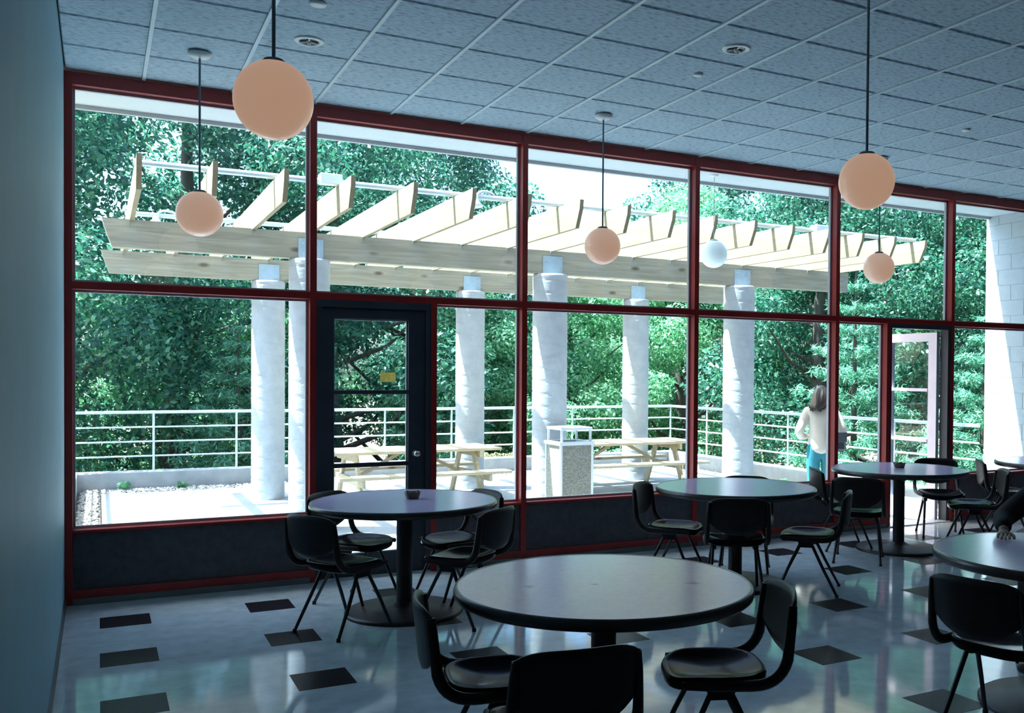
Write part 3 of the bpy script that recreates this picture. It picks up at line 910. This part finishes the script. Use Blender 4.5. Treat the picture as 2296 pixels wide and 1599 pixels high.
# ------------------------------------------------------------------ people
def skin_mesh(verts, edges, radii, sub=2, root=0):
    me = bpy.data.meshes.new('tmp'); me.from_pydata([tuple(v) for v in verts], edges, [])
    o = bpy.data.objects.new('tmp', me); COL.objects.link(o)
    o.modifiers.new('s', 'SKIN'); o.modifiers['s'].use_smooth_shade = True
    ss = o.modifiers.new('d', 'SUBSURF'); ss.levels = sub; ss.render_levels = sub
    lay = me.skin_vertices[0].data if me.skin_vertices else None
    if lay is None:
        bpy.context.view_layer.objects.active = o
        bpy.ops.object.select_all(action='DESELECT')
        o.select_set(True); bpy.ops.mesh.customdata_skin_add()
        lay = me.skin_vertices[0].data
    for i, r in enumerate(radii):
        lay[i].radius = r if isinstance(r, tuple) else (r, r)
        lay[i].use_root = (i == root)
    dg = bpy.context.evaluated_depsgraph_get(); dg.update()
    ev = o.evaluated_get(dg)
    out = bpy.data.meshes.new_from_object(ev)
    bpy.data.objects.remove(o, do_unlink=True)
    return out
def join_meshes(name, mes, m):
    mb = MB()
    for me in mes:
        mb.add([v.co[:] for v in me.vertices], [tuple(p.vertices) for p in me.polygons], True)
    return mb.mesh(name, m)
class Sk:
    def __init__(self): self.v = []; self.e = []; self.r = []
    def add(self, p, r, parent=None):
        self.v.append(Vector(p)); self.r.append(r); i = len(self.v)-1
        if parent is not None: self.e.append((parent, i))
        return i
    def mesh(self, sub=2): return skin_mesh(self.v, self.e, self.r, sub, 0)
def hand_meshes(wrist, d, palm_n, thumb_side, curl=.5):
    """palm and five separate fingers; d: hand direction, palm_n: palm normal"""
    d = Vector(d).normalized(); n = Vector(palm_n); n = (n-d*n.dot(d)).normalized(); s = d.cross(n)*thumb_side
    w = Vector(wrist); out = []
    k = Sk()
    a = k.add(w-d*.01, (.024, .02)); b = k.add(w+d*.045, (.036, .016), a); k.add(w+d*.085, (.038, .014), b)
    out.append(k.mesh(2))
    for q, (off, ln) in enumerate(((.030, .068), (.010, .078), (-.010, .072), (-.029, .056))):
        k = Sk()
        base = w+d*.075+s*off
        p1 = base+d*ln*.45+n*ln*.12*curl*2; p2 = p1+d*ln*.25+n*ln*.25*curl*2; p3 = p2+d*ln*.08+n*ln*.25*curl*2
        i = k.add(base, .0088); i = k.add(p1, .0085, i); i = k.add(p2, .0078, i); k.add(p3, .0068, i)
        out.append(k.mesh(1))
    k = Sk()
    base = w+d*.025+s*.026
    i = k.add(base, .011); i = k.add(base+d*.032+s*.026+n*.008, .0105, i); k.add(base+d*.062+s*.03+n*.022, .0085, i)
    out.append(k.mesh(1))
    return out
def head_on(k, neck_i, base, up, fwd):
    """neck stub that ends inside the head"""
    base, up, fwd = Vector(base), Vector(up).normalized(), Vector(fwd).normalized()
    k.add(base+up*.055+fwd*.0, (.046, .048), neck_i)
def frame(base, up, fwd):
    base, up, fwd = Vector(base), Vector(up).normalized(), Vector(fwd).normalized()
    fwd = (fwd-up*fwd.dot(up)).normalized()
    return base, up, fwd, fwd.cross(up)
def ball(n=30, m=20):
    out = []
    for i in range(m+1):
        ph = math.pi*i/m
        for j in range(n):
            a = 2*math.pi*j/n
            out.append((math.sin(ph)*math.cos(a), math.sin(ph)*math.sin(a), math.cos(ph)))
    fs = [(i*n+j, (i+1)*n+j, (i+1)*n+(j+1) % n, i*n+(j+1) % n) for i in range(m) for j in range(n)]
    return out, fs
def head_mesh(base, up, fwd):
    """skull, jaw, brow, nose and ears"""
    base, up, fwd, side = frame(base, up, fwd)
    pts, fs = ball()
    vs = []
    for s, f, u in pts:
        x, y, z = .072*s, .092*f, .116*u
        if u < 0:
            t = -u
            x *= 1-.30*t**1.3
            y = y*(1-.18*t) + (.016*t if f > 0 else .012*t)
        g = lambda a, b, w: math.exp(-((s-a)**2+(u-b)**2)/w) if f > 0 else 0
        y += .024*g(0, -.12, .012)+.010*g(0, .02, .012)-.008*g(.4, .06, .02)-.008*g(-.4, .06, .02)+.005*g(0, .2, .08)+.006*g(0, -.42, .015)+.010*g(0, -.78, .04)
        vs.append(base+up*(.112+z)+fwd*y+side*x)
    mb = MB(); mb.add(vs, fs, True)
    for e in (-1, 1):
        ev = [base+up*(.105+.031*u)+side*e*(.070+.010*abs(s)+.004)+fwd*(-.008+.017*f)+side*e*.006*s for s, f, u in ball(12, 8)[0]]
        mb.add(ev, ball(12, 8)[1], True)
    return mb.mesh('head', None)
def hair_cap(base, up, fwd):
    base, up, fwd, side = frame(base, up, fwd)
    pts, fs = ball()
    vs = []
    for s, f, u in pts:
        k = 1.0+.02*math.sin(9*s+5*u)*math.sin(7*f)
        z = .112*u*k if u > 0 else .10*u
        vs.append(base+up*(.132+z)+fwd*(-.026+.092*f*k)+side*.080*s*k)
    return MB().add(vs, fs, True)
def face_parts(root, base, up, fwd):
    base, up, fwd, side = frame(base, up, fwd)
    for e in (-1, 1):
        c = base+up*.119+fwd*.0735+side*e*.029
        MB().add([c+Vector(p)*.0095 for p in ball(12, 8)[0]], ball(12, 8)[1], True).obj('eye', M['bin_white'], root)
        MB().add([c+fwd*.0072+Vector(p)*.0048 for p in ball(10, 6)[0]], ball(10, 6)[1], True).obj('iris', M['hair'], root)
        MB().tube([c+up*.020+fwd*.010-side*.013, c+up*.024+fwd*.012, c+up*.020+fwd*.008+side*.013], [.002, .003, .002], 6).obj('eyebrow', M['hair'], root)
    c0 = base+up*.058+fwd*.092
    MB().tube([c0-side*.021-fwd*.008, c0+fwd*.002, c0+side*.021-fwd*.008], [.002, .005, .002], 8).obj('mouth', M['lip'], root)

# standing woman outside, seen from behind
pa = thing('person', 'person in beige jacket and teal jeans standing outside with back turned', 'person', (8.17, 9.50, T), math.atan2(-.55, .83))
k = Sk()
pel = k.add((0, 0, .93), (.15, .11)); wa = k.add((0, .0, 1.07), (.125, .095), pel); ch = k.add((0, .0, 1.24), (.145, .10), wa)
uc = k.add((0, -.005, 1.37), (.12, .085), ch); ne = k.add((0, -.005, 1.45), (.05, .052), uc)
head_on(k, ne, (0, .0, 1.475), (0, .02, 1), (0, 1, -.12))
hands = []
for s in (-1, 1):
    sh = k.add((s*.165, -.005, 1.375), .058, uc); el = k.add((s*.275, -.045, 1.115), .042, sh)
    mid = k.add((s*.235, .07, 1.05), .038, el); wr = k.add((s*.15, .19, 1.04), .027, mid)
    hands += hand_meshes((s*.148, .195, 1.04), (-s*.45, .85, .1), (-s*.6, -.3, -.5), s)
    hi = k.add((s*.085, 0, .88), (.095, .1), pel); kn_ = k.add((s*.095, .02, .49), .06, hi); an = k.add((s*.10, -.015, .09), .04, kn_)
    k.add((s*.112, .12, .045), (.036, .03), an)
body = join_meshes('body', [k.mesh(2), head_mesh((0, 0, 1.475), (0, .02, 1), (0, 1, -.12))]+hands, M['skin'])
link('body', body, pa)
face_parts(pa, (0, 0, 1.475), (0, .02, 1), (0, 1, -.12))
k = Sk()
a = k.add((0, 0, .80), (.19, .155)); b = k.add((0, 0, .97), (.182, .145), a); c = k.add((0, 0, 1.10), (.16, .125), b)
d = k.add((0, -.005, 1.26), (.175, .13), c); e = k.add((0, -.01, 1.375), (.145, .108), d); k.add((0, -.008, 1.435), (.075, .07), e)
for s in (-1, 1):
    sh = k.add((s*.17, -.005, 1.37), .075, e); el = k.add((s*.285, -.05, 1.115), .062, sh)
    mid = k.add((s*.24, .07, 1.05), .056, el); k.add((s*.165, .165, 1.04), .045, mid)
jk = k.mesh(2); jk.materials.clear(); jk.materials.append(M['jacket'])
link('jacket', jk, pa)
k = Sk()
a = k.add((0, 0, .92), (.168, .135)); k.add((0, 0, 1.06), (.15, .115), a)
for s in (-1, 1):
    hi = k.add((s*.085, 0, .85), (.105, .115), a); kn_ = k.add((s*.095, .02, .49), .075, hi); k.add((s*.10, -.015, .07), .065, kn_)
jn = k.mesh(2); jn.materials.clear(); jn.materials.append(M['jeans'])
link('jeans', jn, pa)
hb = MB()                                     # shoulder length hair, swept to one side
vs = []; fs = []
for i in range(13):
    ph_ = math.pi*i/12
    for j in range(20):
        a_ = 2*math.pi*j/20
        fx = .092*math.sin(ph_)*math.cos(a_); fy = .112*math.sin(ph_)*math.sin(a_); fz = .112*math.cos(ph_)
        vs.append((fx, -.018+fy*(.8 if fy > 0 else 1), 1.60+fz))
for i in range(12):
    for j in range(20):
        fs.append((i*20+j, (i+1)*20+j, (i+1)*20+(j+1) % 20, i*20+(j+1) % 20))
hb.add(vs, fs, True)
rgh = random.Random(5)
for q in range(26):
    a_ = R(180+180*q/25)
    x0, y0 = .085*math.cos(a_), -.018+.105*math.sin(a_)
    sw = -.045-.02*rgh.random()
    hb.tube([(x0*.8, y0*.8, 1.66), (x0*1.08, y0*1.08, 1.59), (x0*1.1+sw*.3, y0*1.05-.012, 1.50), (x0*.95+sw, y0*.9-.025, 1.42+.03*rgh.random()), (x0*.8+sw*1.5, y0*.9-.03, 1.37+.05*rgh.random())], [.018, .024, .022, .016, .004], 6)
hb.obj('hair', M['hair'], pa)
for s in (-1, 1):
    k = Sk()
    a = k.add((s*.10, -.05, .045), (.046, .042)); b = k.add((s*.106, .04, .045), (.046, .042), a); k.add((s*.113, .13, .035), (.042, .03), b)
    sm = k.mesh(2); sm.materials.clear(); sm.materials.append(M['shoe']); link('shoe', sm, pa)
hb_ = thing('shoulder_bag', 'dark shoulder bag hanging at the standing person\'s right hip', 'bag', pa.location, pa.rotation_euler[2])
MB().rbox(.07, .29, -.245, -.16, .88, 1.12, .03).obj('bag_body', M['bag'], hb_)
MB().rbox(.065, .295, -.252, -.245, 1.0, 1.125, .004).obj('flap', M['bag'], hb_)
MB().tube([(.09, -.18, 1.11), (.12, -.165, 1.25), (.15, -.115, 1.40), (.16, -.02, 1.452), (.155, .08, 1.40), (.16, .13, 1.25)], .011, 8).obj('strap', M['bag'], hb_)

# seated person at the right edge, leaning an arm on the table
ph = (-.88, -.47)
pb = thing('person', 'person in dark clothes seated at the right edge, forearm on the table', 'person', (5.06, 3.70, 0), math.atan2(-ph[0], ph[1]))
def seated(k, extra, cloth=False):
    pel = k.add((0, -.10, .56), (.15+extra, .12+extra)); wa = k.add((0, -.10, .70), (.13+extra, .10+extra), pel)
    ch = k.add((0, -.02, .85), (.15+extra, .105+extra), wa); uc = k.add((0, .06, .97), (.125+extra, .09+extra), ch)
    return pel, wa, ch, uc
k = Sk()
pel, wa, ch, uc = seated(k, 0)
ne = k.add((0, .10, 1.055), (.052, .054), uc)
head_on(k, ne, (0, .115, 1.08), (0, .2, 1), (0, 1, -.3))
hands = []
for s in (-1, 1):
    sh = k.add((s*.17, .08, .975), .06, uc)
    el = k.add((s*.28, .31, .853), .043, sh); wr = k.add((s*.225, .57, .83), .028, el)
    hands += hand_meshes((s*.225, .575, .826), (-s*.2, .96, -.03), (0, 0, -1), s, .22)
    hi = k.add((s*.09, -.05, .555), (.09, .085), pel); kn_ = k.add((s*.12, .36, .545), .062, hi); an = k.add((s*.12, .33, .09), .042, kn_)
    k.add((s*.13, .46, .045), (.036, .03), an)
link('body', join_meshes('body', [k.mesh(2), head_mesh((0, .115, 1.08), (0, .2, 1), (0, 1, -.3))]+hands, M['skin']), pb)
face_parts(pb, (0, .115, 1.08), (0, .2, 1), (0, 1, -.3))
k = Sk()
pel, wa, ch, uc = seated(k, .04)
k.r[uc] = (.175, .145); k.v[uc].y += .012; k.r[ch] = (.195, .155)
k.add((0, .085, 1.03), (.075, .072), uc)
for s in (-1, 1):
    sh = k.add((s*.175, .08, .972), .08, uc); el = k.add((s*.285, .31, .862), .064, sh); k.add((s*.23, .55, .843), .046, el)
jk = k.mesh(2); jk.materials.clear(); jk.materials.append(M['dark_cloth']); link('jacket', jk, pb)
k = Sk()
a = k.add((0, -.10, .575), (.165, .11))
for s in (-1, 1):
    hi = k.add((s*.09, -.03, .56), (.1, .09), a); kn_ = k.add((s*.12, .36, .545), .075, hi); k.add((s*.12, .33, .08), .062, kn_)
tr = k.mesh(2); tr.materials.clear(); tr.materials.append(M['dark_cloth']); link('trousers', tr, pb)
hair_cap((0, .115, 1.08), (0, .2, 1), (0, 1, -.3)).obj('hair', M['hair'], pb)
for s in (-1, 1):
    k = Sk()
    a = k.add((s*.12, .30, .045), (.046, .042)); b = k.add((s*.125, .39, .045), (.046, .042), a); k.add((s*.132, .47, .036), (.042, .03), b)
    sm = k.mesh(2); sm.materials.clear(); sm.materials.append(M['shoe']); link('shoe', sm, pb)

# ------------------------------------------------------------------ ground and trees beyond the railing
gm = MB()
NX, NY = 40, 36
vs = []; fs = []
for j in range(NY+1):
    for i in range(NX+1):
        x = -30+100*i/NX; y = -20+100*j/NY
        out = max(0, y-17.2, x-10.9, -.7-x)
        z = T-.45-min(out, 6)*.28+max(0, out-14)*.03+random.uniform(-.12, .12)
        vs.append((x, y, z))
for j in range(NY):
    for i in range(NX):
        a = j*(NX+1)+i
        fs.append((a, a+1, a+NX+2, a+NX+1))
gm.add(vs, fs, True)
tag(gm.obj('ground', M['ground']), 'dark leaf-strewn ground falling away beyond the terrace', 'ground', kind='structure')
def ground_z(x, y):
    out = max(0, y-17.2, x-10.9, -.7-x)
    return T-.5-min(out, 6)*.28+max(0, out-14)*.03

def leaves(name, centers, n, size, m, seed, shell=.5, aspect=.5, droop=.0, nb=.7):
    """n rhombic leaves scattered in the outer shell of many clumps"""
    rg = np.random.default_rng(seed)
    C = np.array([c[:3] for c in centers]); Rr = np.array([c[3] for c in centers])
    pick = rg.choice(len(C), n, p=Rr**2/np.sum(Rr**2))
    d = rg.normal(size=(n, 3)); d /= np.linalg.norm(d, axis=1)[:, None]
    rad = Rr[pick]*(shell+(1-shell)*rg.random(n)**.6)
    P = C[pick]+d*rad[:, None]*np.array([1, 1, .78])
    nrm = d*nb+rg.normal(size=(n, 3))*.55+np.array([0, 0, .45]); nrm /= np.linalg.norm(nrm, axis=1)[:, None]
    a = rg.normal(size=(n, 3))+np.array([0, 0, -droop]); a -= nrm*np.sum(a*nrm, 1)[:, None]; a /= np.linalg.norm(a, axis=1)[:, None]
    b = np.cross(nrm, a)
    s = size*rg.uniform(.6, 1.35, n)[:, None]
    V = np.stack([P-a*s*.5, P+b*s*aspect*.5-nrm*s*.06, P+a*s*.5, P-b*s*aspect*.5-nrm*s*.06], 1).reshape(-1, 3)
    Fc = np.arange(4*n).reshape(n, 4)
    return tri_mesh(name, V, Fc, m)
def broad_tree_mesh(seed, H, Rc, leafm, n, lsize, low=.22):
    rg = random.Random(seed)
    cl = []; br = MB()
    pts = [(0, 0, -.6)]; x = y = 0
    for i in range(1, 6):
        x += rg.uniform(-.18, .18); y += rg.uniform(-.18, .18)
        pts.append((x, y, H*.82*i/5))
    r0 = .055*H**.75
    br.tube(pts, [r0*(1-.15*i) for i in range(6)], 10)
    nb_ = 34
    for i in range(nb_):
        t = low+(1-low)*(i+rg.random())/nb_
        an = i*2.4+rg.uniform(-.4, .4)
        env = math.sin(math.pi*min(1, max(.03, (t-low*.7)/(1.03-low*.7)))**.75)**.7
        rr = Rc*env*rg.uniform(.35, 1.0)
        c = (rr*math.cos(an), rr*math.sin(an), H*t)
        cr = Rc*rg.uniform(.18, .34)
        cl.append((*c, cr))
        tz = min(H*.8, max(.6, H*t-rr*.55))
        f = tz/(H*.82)*5; q = int(min(4, f)); g = min(1, f-q)
        base = Vector(pts[q]).lerp(Vector(pts[q+1]), g)
        mid = base.lerp(Vector(c), .5)+Vector((0, 0, -.12*rr))
        br.tube([base, mid, c], [r0*.34*(1.1-t), r0*.2*(1.1-t)+.01, .012], 6)
    return leaves('crown', cl, n, lsize, leafm, seed, .35), br.mesh('trunk', M['bark'])
def pine_mesh(seed, H, Rc, n, lsize, leafm):
    rg = random.Random(seed)
    cl = []; br = MB()
    br.tube([(0, 0, -.4), (.03, .02, H*.5), (0, 0, H)], [.035*H**.6, .022*H**.6, .01], 8)
    L = 11
    for i in range(L):
        t = .1+.88*i/(L-1)
        for q in range(7):
            an = q*.9+i*1.3+rg.uniform(-.2, .2)
            rr = Rc*(1-t)**.8*rg.uniform(.7, 1.05)+.05
            z = H*t+rr*.28
            br.tube([(0, 0, H*t), (rr*math.cos(an), rr*math.sin(an), z)], [.014, .005], 5)
            for u in (.4, .7, 1.0):
                cl.append((rr*u*math.cos(an), rr*u*math.sin(an), H*t+rr*.28*u, .09+.24*Rc*(1-t)*.6))
    return leaves('needles', cl, n, lsize, leafm, seed, .1, .16, -.3, .9), br.mesh('trunk', M['bark'])
bt = [broad_tree_mesh(11, 11.0, 4.0, M['leafA'], 39000, .14),
      broad_tree_mesh(23, 12.5, 4.4, M['leafA'], 48000, .145, .15),
      broad_tree_mesh(37, 9.0, 3.4, M['leafB'], 50000, .13, .12),
      broad_tree_mesh(41, 5.5, 2.6, M['leafB'], 34000, .11, .08)]
pm = [pine_mesh(51, 4.2, 1.5, 12000, .16, M['leafC']), pine_mesh(57, 6.5, 2.0, 16000, .18, M['leafC'])]
def shrub_mesh(seed, Rc, n, lsize, leafm):
    rg = random.Random(seed); cl = []; br = MB()
    for i in range(12):
        an = i*2.4; rr = Rc*rg.uniform(.1, .75)
        c = (rr*math.cos(an), rr*math.sin(an), Rc*rg.uniform(.4, 1.15))
        cl.append((*c, Rc*rg.uniform(.25, .42)))
        br.tube([(0, 0, -.3), (c[0]*.4, c[1]*.4, c[2]*.5), c], [.02, .014, .006], 5)
    return leaves('foliage', cl, n, lsize, leafm, seed, .2), br.mesh('stems', M['bark'])
sm_ = [shrub_mesh(61, .75, 3200, .085, M['leafB']), shrub_mesh(67, .7, 3200, .08, M['leafD'])]
def plant(name, meshes, x, y, s, rz, label, cat, group, z=None, pn=('crown', 'trunk')):
    t = thing(name, label, cat, (x, y, ground_z(x, y) if z is None else z), R(rz), group)
    t.scale = (s, s, s)
    link(pn[0], meshes[0], t); link(pn[1], meshes[1], t)
TREES = [ # mesh, x, y, scale, rot, label
 (0, -1.9, 20.6, 1.0, 10, 'tall dark broadleaf tree at the far left beside the left wall'),
 (1, 1.6, 24.0, 1.0, 80, 'tall dark broadleaf tree behind the left end of the pergola beams'),
 (0, 5.0, 23.6, 1.0, 200, 'tall broadleaf tree above the closed dark door'),
 (1, 8.4, 26.5, .95, 140, 'broadleaf tree whose crown edges the open sky on its left side'),
 (3, -.6, 26.0, 1.15, 250, 'low background tree behind the far left tree'),
 (3, 3.6, 28.0, 1.2, 300, 'low background tree behind the pergola, left part'),
 (3, 8.6, 23.2, 1.05, 30, 'low light green tree right of the closed dark door, behind the railing'),
 (3, 12.3, 25.5, 1.2, 120, 'low sunlit light green tree between the middle columns'),
 (2, 15.5, 32.0, .8, 20, 'distant light green tree below the open sky'),
 (2, 16.4, 25.6, 1.05, 200, 'bright green tree behind the right picnic table'),
 (1, 19.8, 28.5, 1.05, 15, 'tall broadleaf tree on the right side of the open sky'),
 (0, 17.4, 20.2, .95, 95, 'dark broadleaf tree behind the corner of the railing'),
 (1, 22.4, 23.0, 1.0, 260, 'tall broadleaf tree behind the fourth window'),
 (0, 20.6, 16.6, 1.0, 160, 'broadleaf tree behind the standing person'),
 (1, 24.6, 17.6, 1.05, 50, 'tall dark tree behind the open door'),
 (0, 19.5, 12.0, .95, 310, 'dark broadleaf tree left of the white block wall'),
 (1, 27.0, 26.0, 1.1, 130, 'background tree in the dense wood on the right'),
 (0, 12.6, 36.5, .8, 40, 'hazy background tree in the gap behind the pergola'),
]
for k_, x, y, s, rz, lb in TREES:
    plant('broadleaf_tree', bt[k_], x, y, s, rz, lb, 'tree', 'trees beyond the terrace')
PINES = [(0, 2.4, 20.0, .95, 0, 'young dark pine behind the railing at the left'), (1, 13.8, 15.0, .85, 40, 'young light green pine left of the standing person, behind the railing'),
         (0, 14.4, 12.2, 1.05, 90, 'young pine seen through the open door'), (0, 13.6, 10.0, .95, 150, 'young pine beside the white block wall'),
         (1, 6.6, 20.6, .7, 220, 'young pine behind the railing at the closed dark door')]
for k_, x, y, s, rz, lb in PINES:
    plant('young_pine', pm[k_], x, y, s, rz, lb, 'tree', 'young pines behind the railing', pn=('needles', 'trunk'))
SHR = [(0, .6, 18.2, 1.0, 0, 'leafy green shrub behind the railing at the far left'), (1, 7.0, 18.0, 1.05, 50, 'pale olive shrub beyond the end of the left picnic table'),
       (0, 4.6, 18.1, .9, 100, 'low green shrub seen through the closed dark door'), (0, 9.4, 18.4, 1.2, 150, 'green shrub behind the railing above the trash bin'),
       (1, 11.6, 16.6, .8, 20, 'dry brownish shrub at the railing corner'), (0, 12.0, 13.6, 1.0, 260, 'green shrub behind the railing right of the front columns'),
       (0, 11.9, 11.7, .9, 310, 'green shrub behind the railing right of the standing person')]
for k_, x, y, s, rz, lb in SHR:
    plant('shrub', sm_[k_], x, y, s, rz, lb, 'shrub', 'shrubs behind the railing', pn=('foliage', 'stems'))

for x, y, sc, lb in ((.35, 16.55, .17, 'small weed in the gravel at the left end of the curb'), (1.15, 16.5, .14, 'low weed against the curb left of the back column'),
                     (9.6, 16.4, .16, 'small weed by the curb near the railing corner'), (10.12, 12.7, .15, 'small weed by the curb right of the front columns')):
    plant('weed', sm_[0], x, y, sc, x*90, lb, 'weed', 'weeds along the curb', z=T-.04, pn=('leaves', 'stems'))
